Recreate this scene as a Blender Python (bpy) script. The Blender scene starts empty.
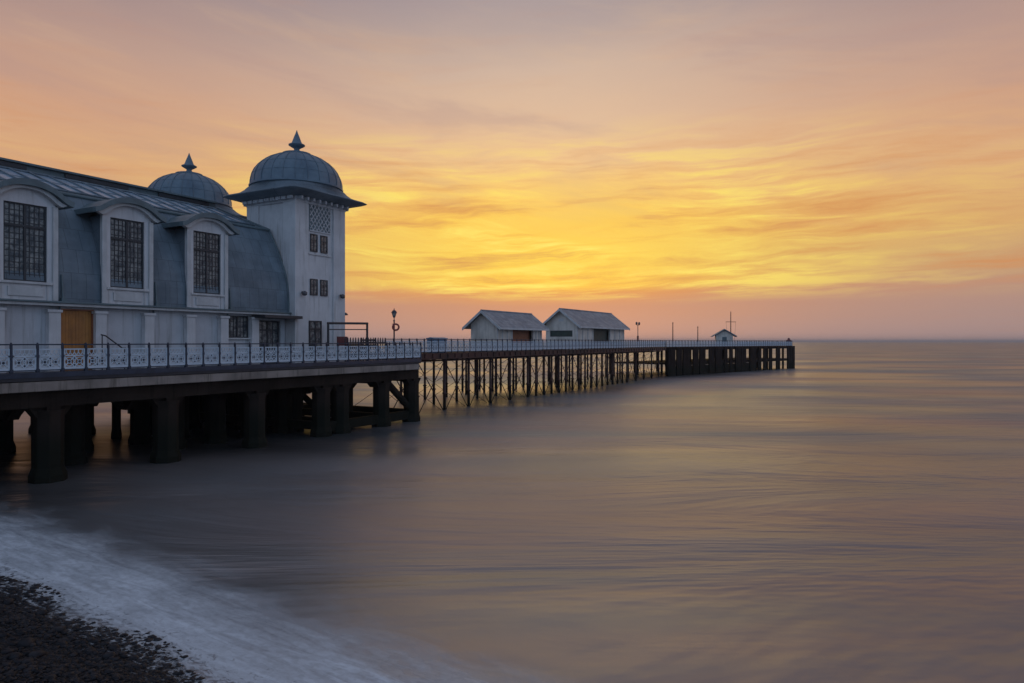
import bpy, math, random
import numpy as np
from math import sin, cos, pi, radians, sqrt
random.seed(7)
S = bpy.context.scene
C = S.collection
EYE = 5.40
DECK = 4.15
F = 683.0
A_P = math.atan2(.872, .489)
OX, OY = -18.3, 24.4

def W(u, v, h=0.0):
    return (OX + .489*u - .872*v, OY + .872*u + .489*v, DECK + h)
def U(p, v):                      # distance along the pier at which offset v is seen at column p of the photo
    r = (p-512)/F
    return (18.3 + .872*v + (24.4 + .489*v)*r) / (.489 - .872*r)

# ------------------------------------------------------------------ colours
def lin(c):
    c /= 255.0
    return c/12.92 if c <= .04045 else ((c+.055)/1.055)**2.4
def srgb(r, g, b, k=1.0): return (lin(r)*k, lin(g)*k, lin(b)*k, 1)

# ------------------------------------------------------------------ node helpers
class NT:
    def __init__(s, tree):
        s.t = tree; s.n = tree.nodes; s.l = tree.links
    def new(s, typ, **kw):
        n = s.n.new(typ)
        for k, v in kw.items(): setattr(n, k, v)
        return n
    def put(s, sock, val):
        if isinstance(val, bpy.types.NodeSocket): s.l.new(val, sock)
        elif val is not None: sock.default_value = val
    def m(s, op, a, b=None, c=None, clamp=False):
        n = s.new('ShaderNodeMath', operation=op); n.use_clamp = clamp
        for i, x in enumerate((a, b, c)):
            if x is not None: s.put(n.inputs[i], x)
        return n.outputs[0]
    def mix(s, f, a, b, blend='MIX'):
        n = s.new('ShaderNodeMix', data_type='RGBA', blend_type=blend)
        s.put(n.inputs[0], f); s.put(n.inputs[6], a); s.put(n.inputs[7], b)
        return n.outputs[2]
    def ss(s, x, a, b):
        n = s.new('ShaderNodeMapRange', interpolation_type='SMOOTHSTEP')
        s.put(n.inputs[0], x); n.inputs[1].default_value = a; n.inputs[2].default_value = b
        return n.outputs[0]
    def ramp(s, f, pts, interp='LINEAR'):
        n = s.new('ShaderNodeValToRGB'); cr = n.color_ramp; cr.interpolation = interp
        while len(cr.elements) > 1: cr.elements.remove(cr.elements[-1])
        cr.elements[0].position = pts[0][0]; cr.elements[0].color = pts[0][1]
        for p, c in pts[1:]:
            e = cr.elements.new(p); e.color = c
        s.put(n.inputs[0], f); return n.outputs[0]
    def noise(s, vec, scale, detail=3, rough=.55, dist=0.0, dim='3D'):
        n = s.new('ShaderNodeTexNoise'); n.noise_dimensions = dim
        if vec is not None: s.l.new(vec, n.inputs['Vector'])
        n.inputs['Scale'].default_value = scale; n.inputs['Detail'].default_value = detail
        n.inputs['Roughness'].default_value = rough; n.inputs['Distortion'].default_value = dist
        return n.outputs[0]
    def comb(s, x, y, z):
        n = s.new('ShaderNodeCombineXYZ')
        for i, k in enumerate((x, y, z)): s.put(n.inputs[i], k)
        return n.outputs[0]
    def sep(s, v):
        n = s.new('ShaderNodeSeparateXYZ'); s.l.new(v, n.inputs[0]); return n.outputs
    def mapping(s, v, sc=(1,1,1), rot=(0,0,0), loc=(0,0,0)):
        n = s.new('ShaderNodeMapping'); s.l.new(v, n.inputs[0])
        n.inputs['Scale'].default_value = sc; n.inputs['Rotation'].default_value = rot; n.inputs['Location'].default_value = loc
        return n.outputs[0]

MATS = {}
def mat(name, col, rough=.7, var=.25, scale=1.2, col2=None, streak=0.0, bump=.0, bscale=20, metal=0.0, wet=None, tile=None, spec=None):
    """worn surface: base colour, a second colour in large patches, vertical rain streaks, fine bump"""
    m = bpy.data.materials.new(name); m.use_nodes = True
    t = NT(m.node_tree); b = t.n['Principled BSDF']
    geo = t.new('ShaderNodeTexCoord').outputs['Object']
    c2 = col2 or tuple(x*(1-var) for x in col)
    n1 = t.noise(geo, scale, 5, .6)
    f = t.ss(n1, .35, .68)
    c = t.mix(f, (*col, 1), (*c2, 1))
    if streak:
        v = t.mapping(geo, (3.2, 3.2, .22))
        n2 = t.noise(v, 1.6, 4, .6)
        c = t.mix(t.m('MULTIPLY', t.ss(n2, .5, .75), streak), c, (col[0]*.35, col[1]*.34, col[2]*.3, 1))
    if tile:
        tx, tz, amt = tile
        br = t.new('ShaderNodeTexBrick')
        s_ = t.sep(geo)
        t.l.new(t.comb(s_[0], t.m('ADD', s_[2], t.m('MULTIPLY', s_[1], .5)), 0.0), br.inputs['Vector'])
        br.inputs['Scale'].default_value = 1; br.inputs['Brick Width'].default_value = tx; br.inputs['Row Height'].default_value = tz
        br.inputs['Mortar Size'].default_value = .012; br.inputs['Bias'].default_value = 0
        br.inputs['Color1'].default_value = (1,1,1,1); br.inputs['Color2'].default_value = (1-amt,1-amt,1-amt,1)
        br.inputs['Mortar'].default_value = (.55,.55,.55,1)
        c = t.mix(1.0, c, br.outputs[0], 'MULTIPLY')
    if wet:                      # weed and wet staining below world height wet
        z = t.sep(t.new('ShaderNodeNewGeometry').outputs['Position'])[2]
        zz = t.m('ADD', z, t.m('MULTIPLY', n1, 1.2))
        k = t.m('SUBTRACT', 1.0, t.ss(zz, wet-.3, wet+1.2))
        c = t.mix(k, c, (.012, .013, .009, 1))
    t.put(b.inputs['Base Color'], c)
    n3 = t.noise(geo, scale*2.3, 3)
    t.put(b.inputs['Roughness'], t.m('ADD', t.m('MULTIPLY', n3, .25), rough-.12, clamp=True))
    b.inputs['Metallic'].default_value = metal
    if spec is not None: b.inputs['Specular IOR Level'].default_value = spec
    if bump:
        bn = t.new('ShaderNodeBump'); bn.inputs['Strength'].default_value = bump; bn.inputs['Distance'].default_value = .02
        t.l.new(t.noise(geo, bscale, 4), bn.inputs['Height']); t.l.new(bn.outputs[0], b.inputs['Normal'])
    MATS[name] = m
    return m

M = {}
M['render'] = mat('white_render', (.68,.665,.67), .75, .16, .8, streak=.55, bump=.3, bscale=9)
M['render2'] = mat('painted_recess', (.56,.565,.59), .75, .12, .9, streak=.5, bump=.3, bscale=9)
M['trim'] = mat('cream_trim', (.60,.60,.60), .6, .2, 1.4, streak=.25, bump=.1)
M['lead'] = mat('grey_green_sheet_roof', (.195,.245,.285), .55, .3, .7, col2=(.13,.17,.205), streak=.25, bump=.25, bscale=3, tile=(.62,1.15,.16), spec=.35)
M['dome'] = mat('blue_grey_dome_sheet', (.15,.21,.26), .5, .3, .9, col2=(.10,.15,.20), streak=.3, bump=.25, bscale=4, spec=.4)
M['hood'] = mat('dark_lead_hood', (.13,.18,.20), .5, .3, 1.2, streak=.2, bump=.15)
M['lattice_paint'] = mat('pale_lattice_paint', (.62,.62,.64), .6, .2, 3)
M['dark'] = mat('dark_paint', (.035,.037,.045), .5, .3, 2)
M['navy'] = mat('navy_rail_paint', (.03,.04,.07), .45, .4, 2)
M['railwhite'] = mat('pale_blue_rail_paint', (.60,.67,.74), .5, .35, 1.1, col2=(.42,.50,.58))
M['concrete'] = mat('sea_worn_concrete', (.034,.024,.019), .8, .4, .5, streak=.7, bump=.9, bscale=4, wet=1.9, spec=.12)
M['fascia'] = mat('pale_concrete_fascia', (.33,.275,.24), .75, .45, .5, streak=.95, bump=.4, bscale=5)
M['slab'] = mat('promenade_slab', (.05,.045,.05), .75, .3, .9, bump=.2)
M['iron'] = mat('rusted_iron', (.075,.028,.022), .65, .4, .9, col2=(.028,.015,.013), streak=.4, bump=.4, bscale=8, wet=1.1)
M['timber'] = mat('tarred_timber', (.026,.017,.015), .8, .4, .6, streak=.5, bump=.5, bscale=6, wet=1.6, spec=.12)
M['board'] = mat('ochre_boarding', (.50,.20,.045), .6, .25, 1.5, col2=(.38,.15,.04), streak=.4)
M['board2'] = mat('russet_shutter', (.32,.12,.06), .6, .3, 1.5, streak=.3)
M['green'] = mat('dark_green_board', (.05,.075,.06), .6, .3, 2)
M['tile'] = mat('grey_roof_tile', (.34,.36,.39), .6, .3, .8, col2=(.22,.25,.29), streak=.2, tile=(.5,.35,.3), bump=.2)
M['cladding'] = mat('white_cladding', (.74,.68,.61), .65, .3, .7, streak=.4)
M['maroon'] = mat('maroon_paint', (.14,.03,.04), .5, .3, 3)
M['red'] = mat('red_paint', (.35,.06,.06), .5, .3, 3)
M['bluebox'] = mat('blue_box_paint', (.14,.25,.38), .5, .3, 2)
M['terracotta'] = mat('lamp_housing', (.10,.09,.10), .5, .3, 3)
M['stone'] = mat('beach_pebble', (.030,.028,.032), .6, .5, 7, col2=(.006,.006,.009), spec=.22)

def glassy(name, base, rough, var):
    m = bpy.data.materials.new(name); m.use_nodes = True
    t = NT(m.node_tree); b = t.n['Principled BSDF']
    g = t.new('ShaderNodeTexCoord').outputs['Object']
    n = t.noise(g, 2.6, 4, .7)
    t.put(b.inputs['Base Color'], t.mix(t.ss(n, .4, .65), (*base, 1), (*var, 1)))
    b.inputs['Roughness'].default_value = rough
    bn = t.new('ShaderNodeBump'); bn.inputs['Strength'].default_value = .15; bn.inputs['Distance'].default_value = .02
    t.l.new(t.noise(g, 2.5, 2), bn.inputs['Height']); t.l.new(bn.outputs[0], b.inputs['Normal'])
    return m
M['glass'] = glassy('window_glass', (.05,.055,.065), .12, (.30,.29,.27))  # paler patches paint reflected light into the pane colour
M['roofglass'] = glassy('patent_glazing', (.24,.34,.44), .25, (.36,.45,.52))

# ------------------------------------------------------------------ mesh builder
class MB:
    def __init__(s): s.v = []; s.f = []; s.mi = []; s.sm = []; s.k = 0
    def add(s, vs, fs, smooth=False):
        o = len(s.v); s.v += [tuple(map(float, p)) for p in vs]
        for f in fs: s.f.append(tuple(i+o for i in f)); s.mi.append(s.k); s.sm.append(smooth)
        return s
    def box(s, x0, x1, y0, y1, z0, z1):
        return s.add([(x0,y0,z0),(x1,y0,z0),(x1,y1,z0),(x0,y1,z0),(x0,y0,z1),(x1,y0,z1),(x1,y1,z1),(x0,y1,z1)],
              [(0,3,2,1),(4,5,6,7),(0,1,5,4),(1,2,6,5),(2,3,7,6),(3,0,4,7)])
    def prism(s, poly, axis, a, b):
        """poly in the two other axes (x: (y,z); y: (x,z); z: (x,y))"""
        n = len(poly)
        def P(q, t):
            return (t, q[0], q[1]) if axis == 'x' else (q[0], t, q[1]) if axis == 'y' else (q[0], q[1], t)
        vs = [P(q, a) for q in poly] + [P(q, b) for q in poly]
        fs = [tuple(range(n))[::-1], tuple(range(n, 2*n))] + [(i, (i+1) % n, n+(i+1) % n, n+i) for i in range(n)]
        return s.add(vs, fs)
    def tube(s, p0, p1, r0, r1=None, n=8, smooth=True):
        r1 = r0 if r1 is None else r1
        a = np.array(p0, float); b = np.array(p1, float); d = b-a; L = np.linalg.norm(d)
        if L < 1e-6: return s
        d /= L; h = np.array((0,0,1.)) if abs(d[2]) < .9 else np.array((1.,0,0))
        x = np.cross(d, h); x /= np.linalg.norm(x); y = np.cross(d, x)
        vs = []
        for c, r in ((a, r0), (b, r1)):
            for i in range(n):
                t = 2*pi*(i+.5)/n; vs.append(c + r*(cos(t)*x + sin(t)*y))
        fs = [(i, (i+1) % n, n+(i+1) % n, n+i) for i in range(n)]
        s.add(vs, fs, smooth and n > 5)
        return s.add(vs, [tuple(range(n))[::-1], tuple(range(n, 2*n))])
    def path(s, pts, r, n=4, closed=False):
        for i in range(len(pts)-(0 if closed else 1)): s.tube(pts[i], pts[(i+1) % len(pts)], r, n=n)
        return s
    def rings(s, rings, cap=True, smooth=True):
        n = len(rings[0]); vs = [p for r in rings for p in r]; fs = []
        for k in range(len(rings)-1):
            for i in range(n): fs.append((k*n+i, k*n+(i+1) % n, (k+1)*n+(i+1) % n, (k+1)*n+i))
        s.add(vs, fs, smooth)
        if cap:
            s.add(rings[0], [tuple(range(n))[::-1]]); s.add(rings[-1], [tuple(range(n))])
        return s
    def lathe(s, prof, cx=0, cy=0, n=32, smooth=True):
        return s.rings([[(cx+r*cos(2*pi*i/n), cy+r*sin(2*pi*i/n), z) for i in range(n)] for r, z in prof], True, smooth)
    def ring(s, c, r, w, n=14, plane='xz'):
        pts = []
        for i in range(n):
            t = 2*pi*i/n; pts.append((c[0]+r*cos(t), c[1], c[2]+r*sin(t)))
        return s.path(pts, w, 4, True)
    def build(s, name, mats, parent=None, bevel=0):
        me = bpy.data.meshes.new(name); me.from_pydata(s.v, [], s.f); me.validate(); me.update()
        if not isinstance(mats, (list, tuple)): mats = [mats]
        for m_ in mats: me.materials.append(M[m_] if isinstance(m_, str) else m_)
        if len(me.polygons) == len(s.mi):
            me.polygons.foreach_set('material_index', s.mi); me.polygons.foreach_set('use_smooth', s.sm)
        o = bpy.data.objects.new(name, me); C.objects.link(o)
        if parent: o.parent = parent
        if bevel:
            b = o.modifiers.new('bevel', 'BEVEL'); b.width = bevel; b.segments = 2; b.limit_method = 'ANGLE'; b.angle_limit = .6
        return o

def tag(o, label=None, cat=None, group=None, kind=None):
    if label: o['label'] = label
    if cat: o['category'] = cat
    if group: o['group'] = group
    if kind: o['kind'] = kind
    return o
def empty(name, loc, rz=0, label=None, cat=None, group=None):
    o = bpy.data.objects.new(name, None); C.objects.link(o); o.location = loc; o.rotation_euler = (0,0,rz)
    o.empty_display_size = .3
    return tag(o, label, cat, group)
def put(src, parent, loc=(0,0,0), rz=0):
    c = src.copy(); C.objects.link(c); c.parent = parent; c.location = loc; c.rotation_euler = (0,0,rz)
    return c
def dup(root, loc, rz, label, group=None):
    r = root.copy(); C.objects.link(r); r.location = loc; r.rotation_euler = (0,0,rz); r['label'] = label
    if group: r['group'] = group
    for ch in list(root.children):
        c = ch.copy(); C.objects.link(c); c.parent = r
        for g in list(ch.children):
            d = g.copy(); C.objects.link(d); d.parent = c
    return r

# ================================================================== WORLD / SKY
world = bpy.data.worlds.new("World"); S.world = world; world.use_nodes = True
t = NT(world.node_tree); bg = t.n['Background']
dirv = t.new('ShaderNodeTexCoord').outputs['Generated']
x, y, z = t.sep(dirv)[:3]
hor = t.m('SQRT', t.m('ADD', t.m('MULTIPLY', x, x), t.m('MULTIPLY', y, y)))
el = t.m('ARCTAN2', z, hor)
az = t.m('ARCTAN2', x, y)
# soft warp so that cloud bands undulate
wv = t.comb(t.m('MULTIPLY', az, 1.3), t.m('MULTIPLY', el, 5.0), 3.7)
warp = t.m('MULTIPLY', t.m('SUBTRACT', t.noise(wv, 1.6, 4, .6), .5), .07)
elw = t.m('ADD', el, t.m('MULTIPLY', warp, t.ss(el, .02, .12)))
tt = t.m('MULTIPLY', t.m('MAXIMUM', elw, 0.0), 1/1.0)
E = lambda py: math.atan((342-py)/683)
glow = t.ramp(tt, [(0, srgb(194,156,144)), (E(326), srgb(198,150,130)), (E(306), srgb(204,146,116)), (E(292), srgb(226,156,92)), (E(284), srgb(254,202,78)),
    (E(262), srgb(255,214,84)), (E(225), srgb(255,204,84)), (E(195), srgb(252,204,112)), (E(160), srgb(240,196,142)), (E(120), srgb(224,188,156)), (E(70), srgb(208,180,160)), (E(0), srgb(174,157,155)), (.75, srgb(146,144,156)), (1, srgb(128,142,166))])
away = t.ramp(tt, [(0, srgb(164,142,142)), (E(320), srgb(166,140,136)), (E(290), srgb(180,142,126)), (E(240), srgb(208,158,112)), (E(190), srgb(214,164,124)),
    (E(140), srgb(204,156,128)), (E(90), srgb(186,150,136)), (E(0), srgb(142,126,134)), (.75, srgb(125,122,136)), (1, srgb(120,124,140))])
back = t.ramp(tt, [(0, srgb(138,158,182)), (.2, srgb(150,176,210)), (.6, srgb(142,164,196)), (1, srgb(128,142,166))])
daz = t.m('SUBTRACT', az, radians(3))
g = t.m('EXPONENT', t.m('MULTIPLY', t.m('MULTIPLY', daz, daz), -5.8))
col = t.mix(g, away, glow)
# streaked cloud: fine bands, brighter yellow and duller mauve-orange
sv = t.comb(t.m('MULTIPLY', az, 3.6), t.m('MULTIPLY', t.m('ADD', elw, t.m('MULTIPLY', az, -.03)), 46.0), 0.0)
st = t.noise(sv, 1.0, 8, .66, .2)
sv2 = t.comb(t.m('MULTIPLY', az, 1.7), t.m('MULTIPLY', t.m('ADD', el, t.m('MULTIPLY', az, .12)), 9.0), 5.0)
st2 = t.noise(sv2, 1.5, 6, .6, .5)
band = t.m('MULTIPLY', t.ss(el, .05, .085), t.m('SUBTRACT', 1.0, t.ss(el, .17, .33)))
bright = t.m('MULTIPLY', t.m('MULTIPLY', t.ss(st, .44, .62), band), t.m('MULTIPLY', g, t.m('ADD', .15, t.ss(st2, .40, .58))))
col = t.mix(bright, col, srgb(255,232,110))
dull = t.m('MULTIPLY', t.m('MULTIPLY', t.ss(st, .52, .26), t.m('ADD', t.m('MULTIPLY', band, .85), .12)), .8)
col = t.mix(dull, col, srgb(210,140,86))
hi = t.m('MULTIPLY', t.ss(st2, .52, .74), t.m('MULTIPLY', t.ss(el, .1, .2), .2))
col = t.mix(hi, col, srgb(232,192,146))
lo = t.m('MULTIPLY', t.ss(st2, .50, .28), t.m('MULTIPLY', t.ss(el, .12, .25), .3))
col = t.mix(lo, col, srgb(172,142,140))
caz = t.m('DIVIDE', y, t.m('MAXIMUM', hor, .001))
col = t.mix(t.m('MULTIPLY', t.ss(caz, .55, -.15), 1.0), col, back)
sky = t.new('ShaderNodeTexSky', sky_type='NISHITA'); sky.sun_disc = False
sky.sun_elevation = radians(2.0); sky.sun_rotation = radians(6)
bg.inputs['Strength'].default_value = 1.0
nish = t.new('ShaderNodeVectorMath', operation='SCALE'); t.l.new(sky.outputs[0], nish.inputs[0]); nish.inputs['Scale'].default_value = .004
add = t.new('ShaderNodeVectorMath', operation='ADD'); t.l.new(col, add.inputs[0]); t.l.new(nish.outputs[0], add.inputs[1])
t.l.new(add.outputs[0], bg.inputs['Color'])

sun = bpy.data.lights.new('sun', 'SUN'); sun.energy = .12; sun.angle = radians(35); sun.color = (1,.72,.45)
so = bpy.data.objects.new('sun', sun); C.objects.link(so)
so.rotation_euler = (radians(-85), 0, radians(-6)) if False else (radians(85), 0, radians(180-6))
S.view_settings.view_transform = 'Standard'; S.view_settings.look = 'None'; S.view_settings.exposure = 0; S.view_settings.gamma = 1

# ================================================================== CAMERA
cam = bpy.data.cameras.new('camera'); co = bpy.data.objects.new('camera', cam); C.objects.link(co)
cam.lens = 24; cam.sensor_width = 36*683/682.667; cam.clip_end = 60000; cam.clip_start = .1
co.location = (0,0,EYE); co.rotation_euler = (radians(90),0,0); S.camera = co

# ================================================================== GROUND, BEACH, WATER, FOAM
SX, SY = -11.6, 15.55
ex, ey = .826, -.563            # along the shoreline
mx, my = -.563, -.826           # inland
def inland(X, Y): return (X-SX)*mx + (Y-SY)*my
def bz(w):                      # height of the beach at distance w inland of the waterline
    if w < 0: return max(-4.0, .13*w)
    return .13*w + .012*w*w if w < 12 else .13*12+.012*144 + .05*(w-12)
xs = [-30000,-3000,-400,-120,-60] + list(np.arange(-40, 40.1, 1.0)) + [60,120,400,3000,30000]
ws = [-30000,-3000,-400,-120,-60] + list(np.arange(-30, 14.1, .5)) + [20,40,80,200]
b = MB(); vs = []
for w in ws:
    for s_ in xs:
        zz = bz(w) + (.04*sin(s_*1.3+w)*cos(w*2.1) if -3 < w < 14 and abs(s_) < 41 else 0)
        vs.append((SX+ex*s_+mx*w, SY+ey*s_+my*w, zz if w < 20 else min(zz, 3.6)))
nx = len(xs)
b.add(vs, [(j*nx+i, (j+1)*nx+i, (j+1)*nx+i+1, j*nx+i+1) for j in range(len(ws)-1) for i in range(nx-1)], True)
m = bpy.data.materials.new('shingle_ground'); m.use_nodes = True; t = NT(m.node_tree); pb = t.n['Principled BSDF']
g_ = t.new('ShaderNodeNewGeometry').outputs['Position']
vo = t.new('ShaderNodeTexVoronoi'); t.l.new(g_, vo.inputs['Vector']); vo.inputs['Scale'].default_value = 18
t.put(pb.inputs['Base Color'], t.mix(t.noise(g_, 6, 4), (.012,.012,.014,1), (.04,.035,.036,1)))
pb.inputs['Roughness'].default_value = .6; pb.inputs['Specular IOR Level'].default_value = .1
bn = t.new('ShaderNodeBump'); bn.inputs['Distance'].default_value = .05; bn.invert = True
t.l.new(vo.outputs['Distance'], bn.inputs['Height']); t.l.new(bn.outputs[0], pb.inputs['Normal'])
o = b.build('ground', m); tag(o, kind='structure'); o['label'] = 'dark wet shingle beach sloping into the sea'
o.name = 'beach'

# pebbles lying on the shingle
rng = np.random.default_rng(3)
N = 60000
ss_ = rng.uniform(-7, 14, N); ww = rng.uniform(-.55, 5.2, N)
keep = rng.random(N) < np.where(ww < 0, .6, 1.0)
ss_, ww = ss_[keep], ww[keep]; N = len(ss_)
ico = []
ph = (1+5**.5)/2
for a_, b_ in ((1,ph),(-1,ph),(1,-ph),(-1,-ph)):
    ico += [(0,a_,b_),(a_,b_,0),(b_,0,a_)]
ico = np.array(ico); ico /= np.linalg.norm(ico[0])
import itertools
dm = np.linalg.norm(ico[:,None]-ico[None], axis=2); el_ = dm[dm > .01].min()*1.05
tris = [c for c in itertools.combinations(range(12), 3) if all(dm[i][j] < el_ for i, j in itertools.combinations(c, 2))]
tri2 = []
for c in tris:
    a0, a1, a2 = ico[list(c)]
    tri2.append(c if np.dot(np.cross(a1-a0, a2-a0), a0+a1+a2) > 0 else (c[0], c[2], c[1]))
rad = rng.lognormal(-3.75, .45, N).clip(.010, .07) * np.where(rng.random(N) < .04, 2.0, 1.0)
sc = np.stack([rad*rng.uniform(.8,1.4,N), rad*rng.uniform(.7,1.2,N), rad*rng.uniform(.4,.7,N)], 1)
th = rng.uniform(0, 2*pi, N)
P = ico[None]*sc[:,None]*rng.uniform(.85,1.15,(N,12,1))
X_ = P[...,0]*np.cos(th)[:,None]-P[...,1]*np.sin(th)[:,None]; Y_ = P[...,0]*np.sin(th)[:,None]+P[...,1]*np.cos(th)[:,None]
zc = np.array([bz(w) for w in ww]) + .04*np.sin(ss_*1.3+ww)*np.cos(ww*2.1)*(ww > -3) + rad*.25
V_ = np.stack([X_+(SX+ex*ss_+mx*ww)[:,None], Y_+(SY+ey*ss_+my*ww)[:,None], P[...,2]+zc[:,None]], 2).reshape(-1,3)
T_ = (np.array(tri2)[None]+(np.arange(N)*12)[:,None,None]).reshape(-1)
me = bpy.data.meshes.new('pebbles'); me.vertices.add(len(V_)); me.vertices.foreach_set('co', V_.ravel())
me.loops.add(len(T_)); me.loops.foreach_set('vertex_index', T_.astype(np.int32)); nt_ = len(T_)//3
me.polygons.add(nt_); me.polygons.foreach_set('loop_start', np.arange(nt_, dtype=np.int32)*3)
me.polygons.foreach_set('loop_total', np.full(nt_, 3, dtype=np.int32)); me.polygons.foreach_set('use_smooth', [True]*nt_)
me.update(); me.validate(); me.materials.append(M['stone'])
o = bpy.data.objects.new('pebbles', me); C.objects.link(o)
tag(o, 'dark wet pebbles covering the beach at the edge of the foam', 'pebbles', kind='stuff')

# water
m = bpy.data.materials.new('sea_water'); m.use_nodes = True; t = NT(m.node_tree); pb = t.n['Principled BSDF']
g_ = t.new('ShaderNodeNewGeometry').outputs['Position']
v1 = t.mapping(g_, (.05,.15,1), (0,0,radians(-6)))
n1 = t.noise(v1, 1.0, 5, .6, .6)
v2 = t.mapping(g_, (.22,.7,1), (0,0,radians(4)))
n2 = t.noise(v2, 1.0, 4, .6, .4)
v3 = t.mapping(g_, (.03,.07,1))
n3 = t.noise(v3, 1.0, 3, .5, .5)
c = t.mix(t.ss(n1, .35, .65), (.026,.027,.028,1), (.060,.060,.061,1))
t.put(pb.inputs['Base Color'], c)
t.put(pb.inputs['Roughness'], t.m('ADD', .30, t.m('MULTIPLY', t.ss(n3, .3, .7), .22)))
pb.inputs['IOR'].default_value = 3.5
t.put(pb.inputs['Specular Tint'], t.mix(t.ss(t.noise(t.mapping(g_, (.02,.06,1)), 1.0, 4, .55, .7), .38, .62), (.74,.87,.97,1), (.98,.88,.88,1)))
b1 = t.new('ShaderNodeBump'); b1.inputs['Strength'].default_value = .55; b1.inputs['Distance'].default_value = .85
t.l.new(n1, b1.inputs['Height'])
b2 = t.new('ShaderNodeBump'); b2.inputs['Strength'].default_value = .5; b2.inputs['Distance'].default_value = .05
t.l.new(n2, b2.inputs['Height']); t.l.new(b1.outputs[0], b2.inputs['Normal'])
t.l.new(b2.outputs[0], pb.inputs['Normal'])
b = MB(); L = 30000
b.add([(-L,-L,0),(L,-L,0),(L,L,0),(-L,L,0)], [(0,1,2,3)])
o = b.build('water', m); tag(o, kind='structure'); o['label'] = 'smooth grey brown sea reflecting the sunset'

# sea haze
m = bpy.data.materials.new('sea_haze'); m.use_nodes = True; t = NT(m.node_tree); t.n.remove(t.n['Principled BSDF'])
pv = t.new('ShaderNodeVolumePrincipled'); pv.inputs['Color'].default_value = (.80,.80,.86,1); pv.inputs['Density'].default_value = 2e-4; pv.inputs['Anisotropy'].default_value = .2
t.l.new(pv.outputs[0], t.n['Material Output'].inputs['Volume'])
b = MB(); b.box(-L-500,L+500,-L-500,L+500,-5.2,24); o = b.build('haze', m); tag(o, 'thin sea haze lying over the water towards the horizon', 'haze', kind='stuff')

# foam: a thin wash that follows the sea, then runs up the shingle
m = bpy.data.materials.new('sea_foam'); m.use_nodes = True; t = NT(m.node_tree); pb = t.n['Principled BSDF']
g_ = t.new('ShaderNodeNewGeometry').outputs['Position']
gx, gy, gz = t.sep(g_)[:3]
w_ = t.m('ADD', t.m('MULTIPLY', t.m('SUBTRACT', gx, SX), mx), t.m('MULTIPLY', t.m('SUBTRACT', gy, SY), my))
s_ = t.m('ADD', t.m('MULTIPLY', t.m('SUBTRACT', gx, SX), ex), t.m('MULTIPLY', t.m('SUBTRACT', gy, SY), ey))
sw = t.comb(t.m('MULTIPLY', s_, .35), t.m('MULTIPLY', w_, .9), 0.0)
na = t.noise(sw, 1.0, 5, .6, .8)
wf = t.comb(t.m('MULTIPLY', s_, 3.0), t.m('MULTIPLY', w_, 5.0), 0.0)
nb = t.noise(wf, 1.6, 5, .65, .5)
off = t.m('ADD', t.m('MULTIPLY', w_, -1.0), t.m('MULTIPLY', t.m('SUBTRACT', na, .5), 3.0))
outer = t.m('SUBTRACT', 1.0, t.ss(off, .7, 3.6))
inn = t.m('ADD', w_, t.m('MULTIPLY', t.m('SUBTRACT', nb, .5), 3.4))
inner = t.m('SUBTRACT', 1.0, t.ss(inn, -.5, .55))
nc = t.noise(t.comb(t.m('MULTIPLY', s_, .5), t.m('MULTIPLY', w_, 3.2), 2.0), 1.0, 5, .6, 1.0)
dens = t.m('ADD', .48, t.m('MULTIPLY', t.ss(nc, .25, .75), .42))
fine = t.m('ADD', .8, t.m('MULTIPLY', t.ss(nb, .35, .6), .2))
al = t.m('MULTIPLY', t.m('MULTIPLY', outer, inner), t.m('MULTIPLY', dens, fine), clamp=True)
t.put(pb.inputs['Alpha'], al)
pb.inputs['Base Color'].default_value = (.74,.82,.90,1); pb.inputs['Roughness'].default_value = .7
b = MB(); vs = []; fx = np.arange(-16, 20.1, .4); fw = np.arange(-6.4, 1.3, .15)
for w in fw:
    for s0 in fx:
        vs.append((SX+ex*s0+mx*w, SY+ey*s0+my*w, max(0.0, bz(w)+ (.04*sin(s0*1.3+w)*cos(w*2.1) if w > -3 else 0)) + .018))
nx = len(fx)
b.add(vs, [(j*nx+i, (j+1)*nx+i, (j+1)*nx+i+1, j*nx+i+1) for j in range(len(fw)-1) for i in range(nx-1)], True)
o = b.build('sea_foam', m); tag(o, 'pale blue white foam washing along the dark pebble beach', 'foam', kind='stuff')

# ================================================================== PAVILION
BASE = (OX, OY, DECK)
pav = empty('pavilion', BASE, A_P, 'long white seaside pavilion with curved grey roof, arched dormers and domed corner towers', 'pavilion')
U0, U1 = -14.0, 16.04
VM = 9.8
prof = [(3.02,2.95),(3.01,3.4),(3.03,3.9),(3.12,4.6),(3.28,5.2),(3.66,6.08),(3.98,6.72),(4.32,7.32),(4.65,7.86)]
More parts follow.
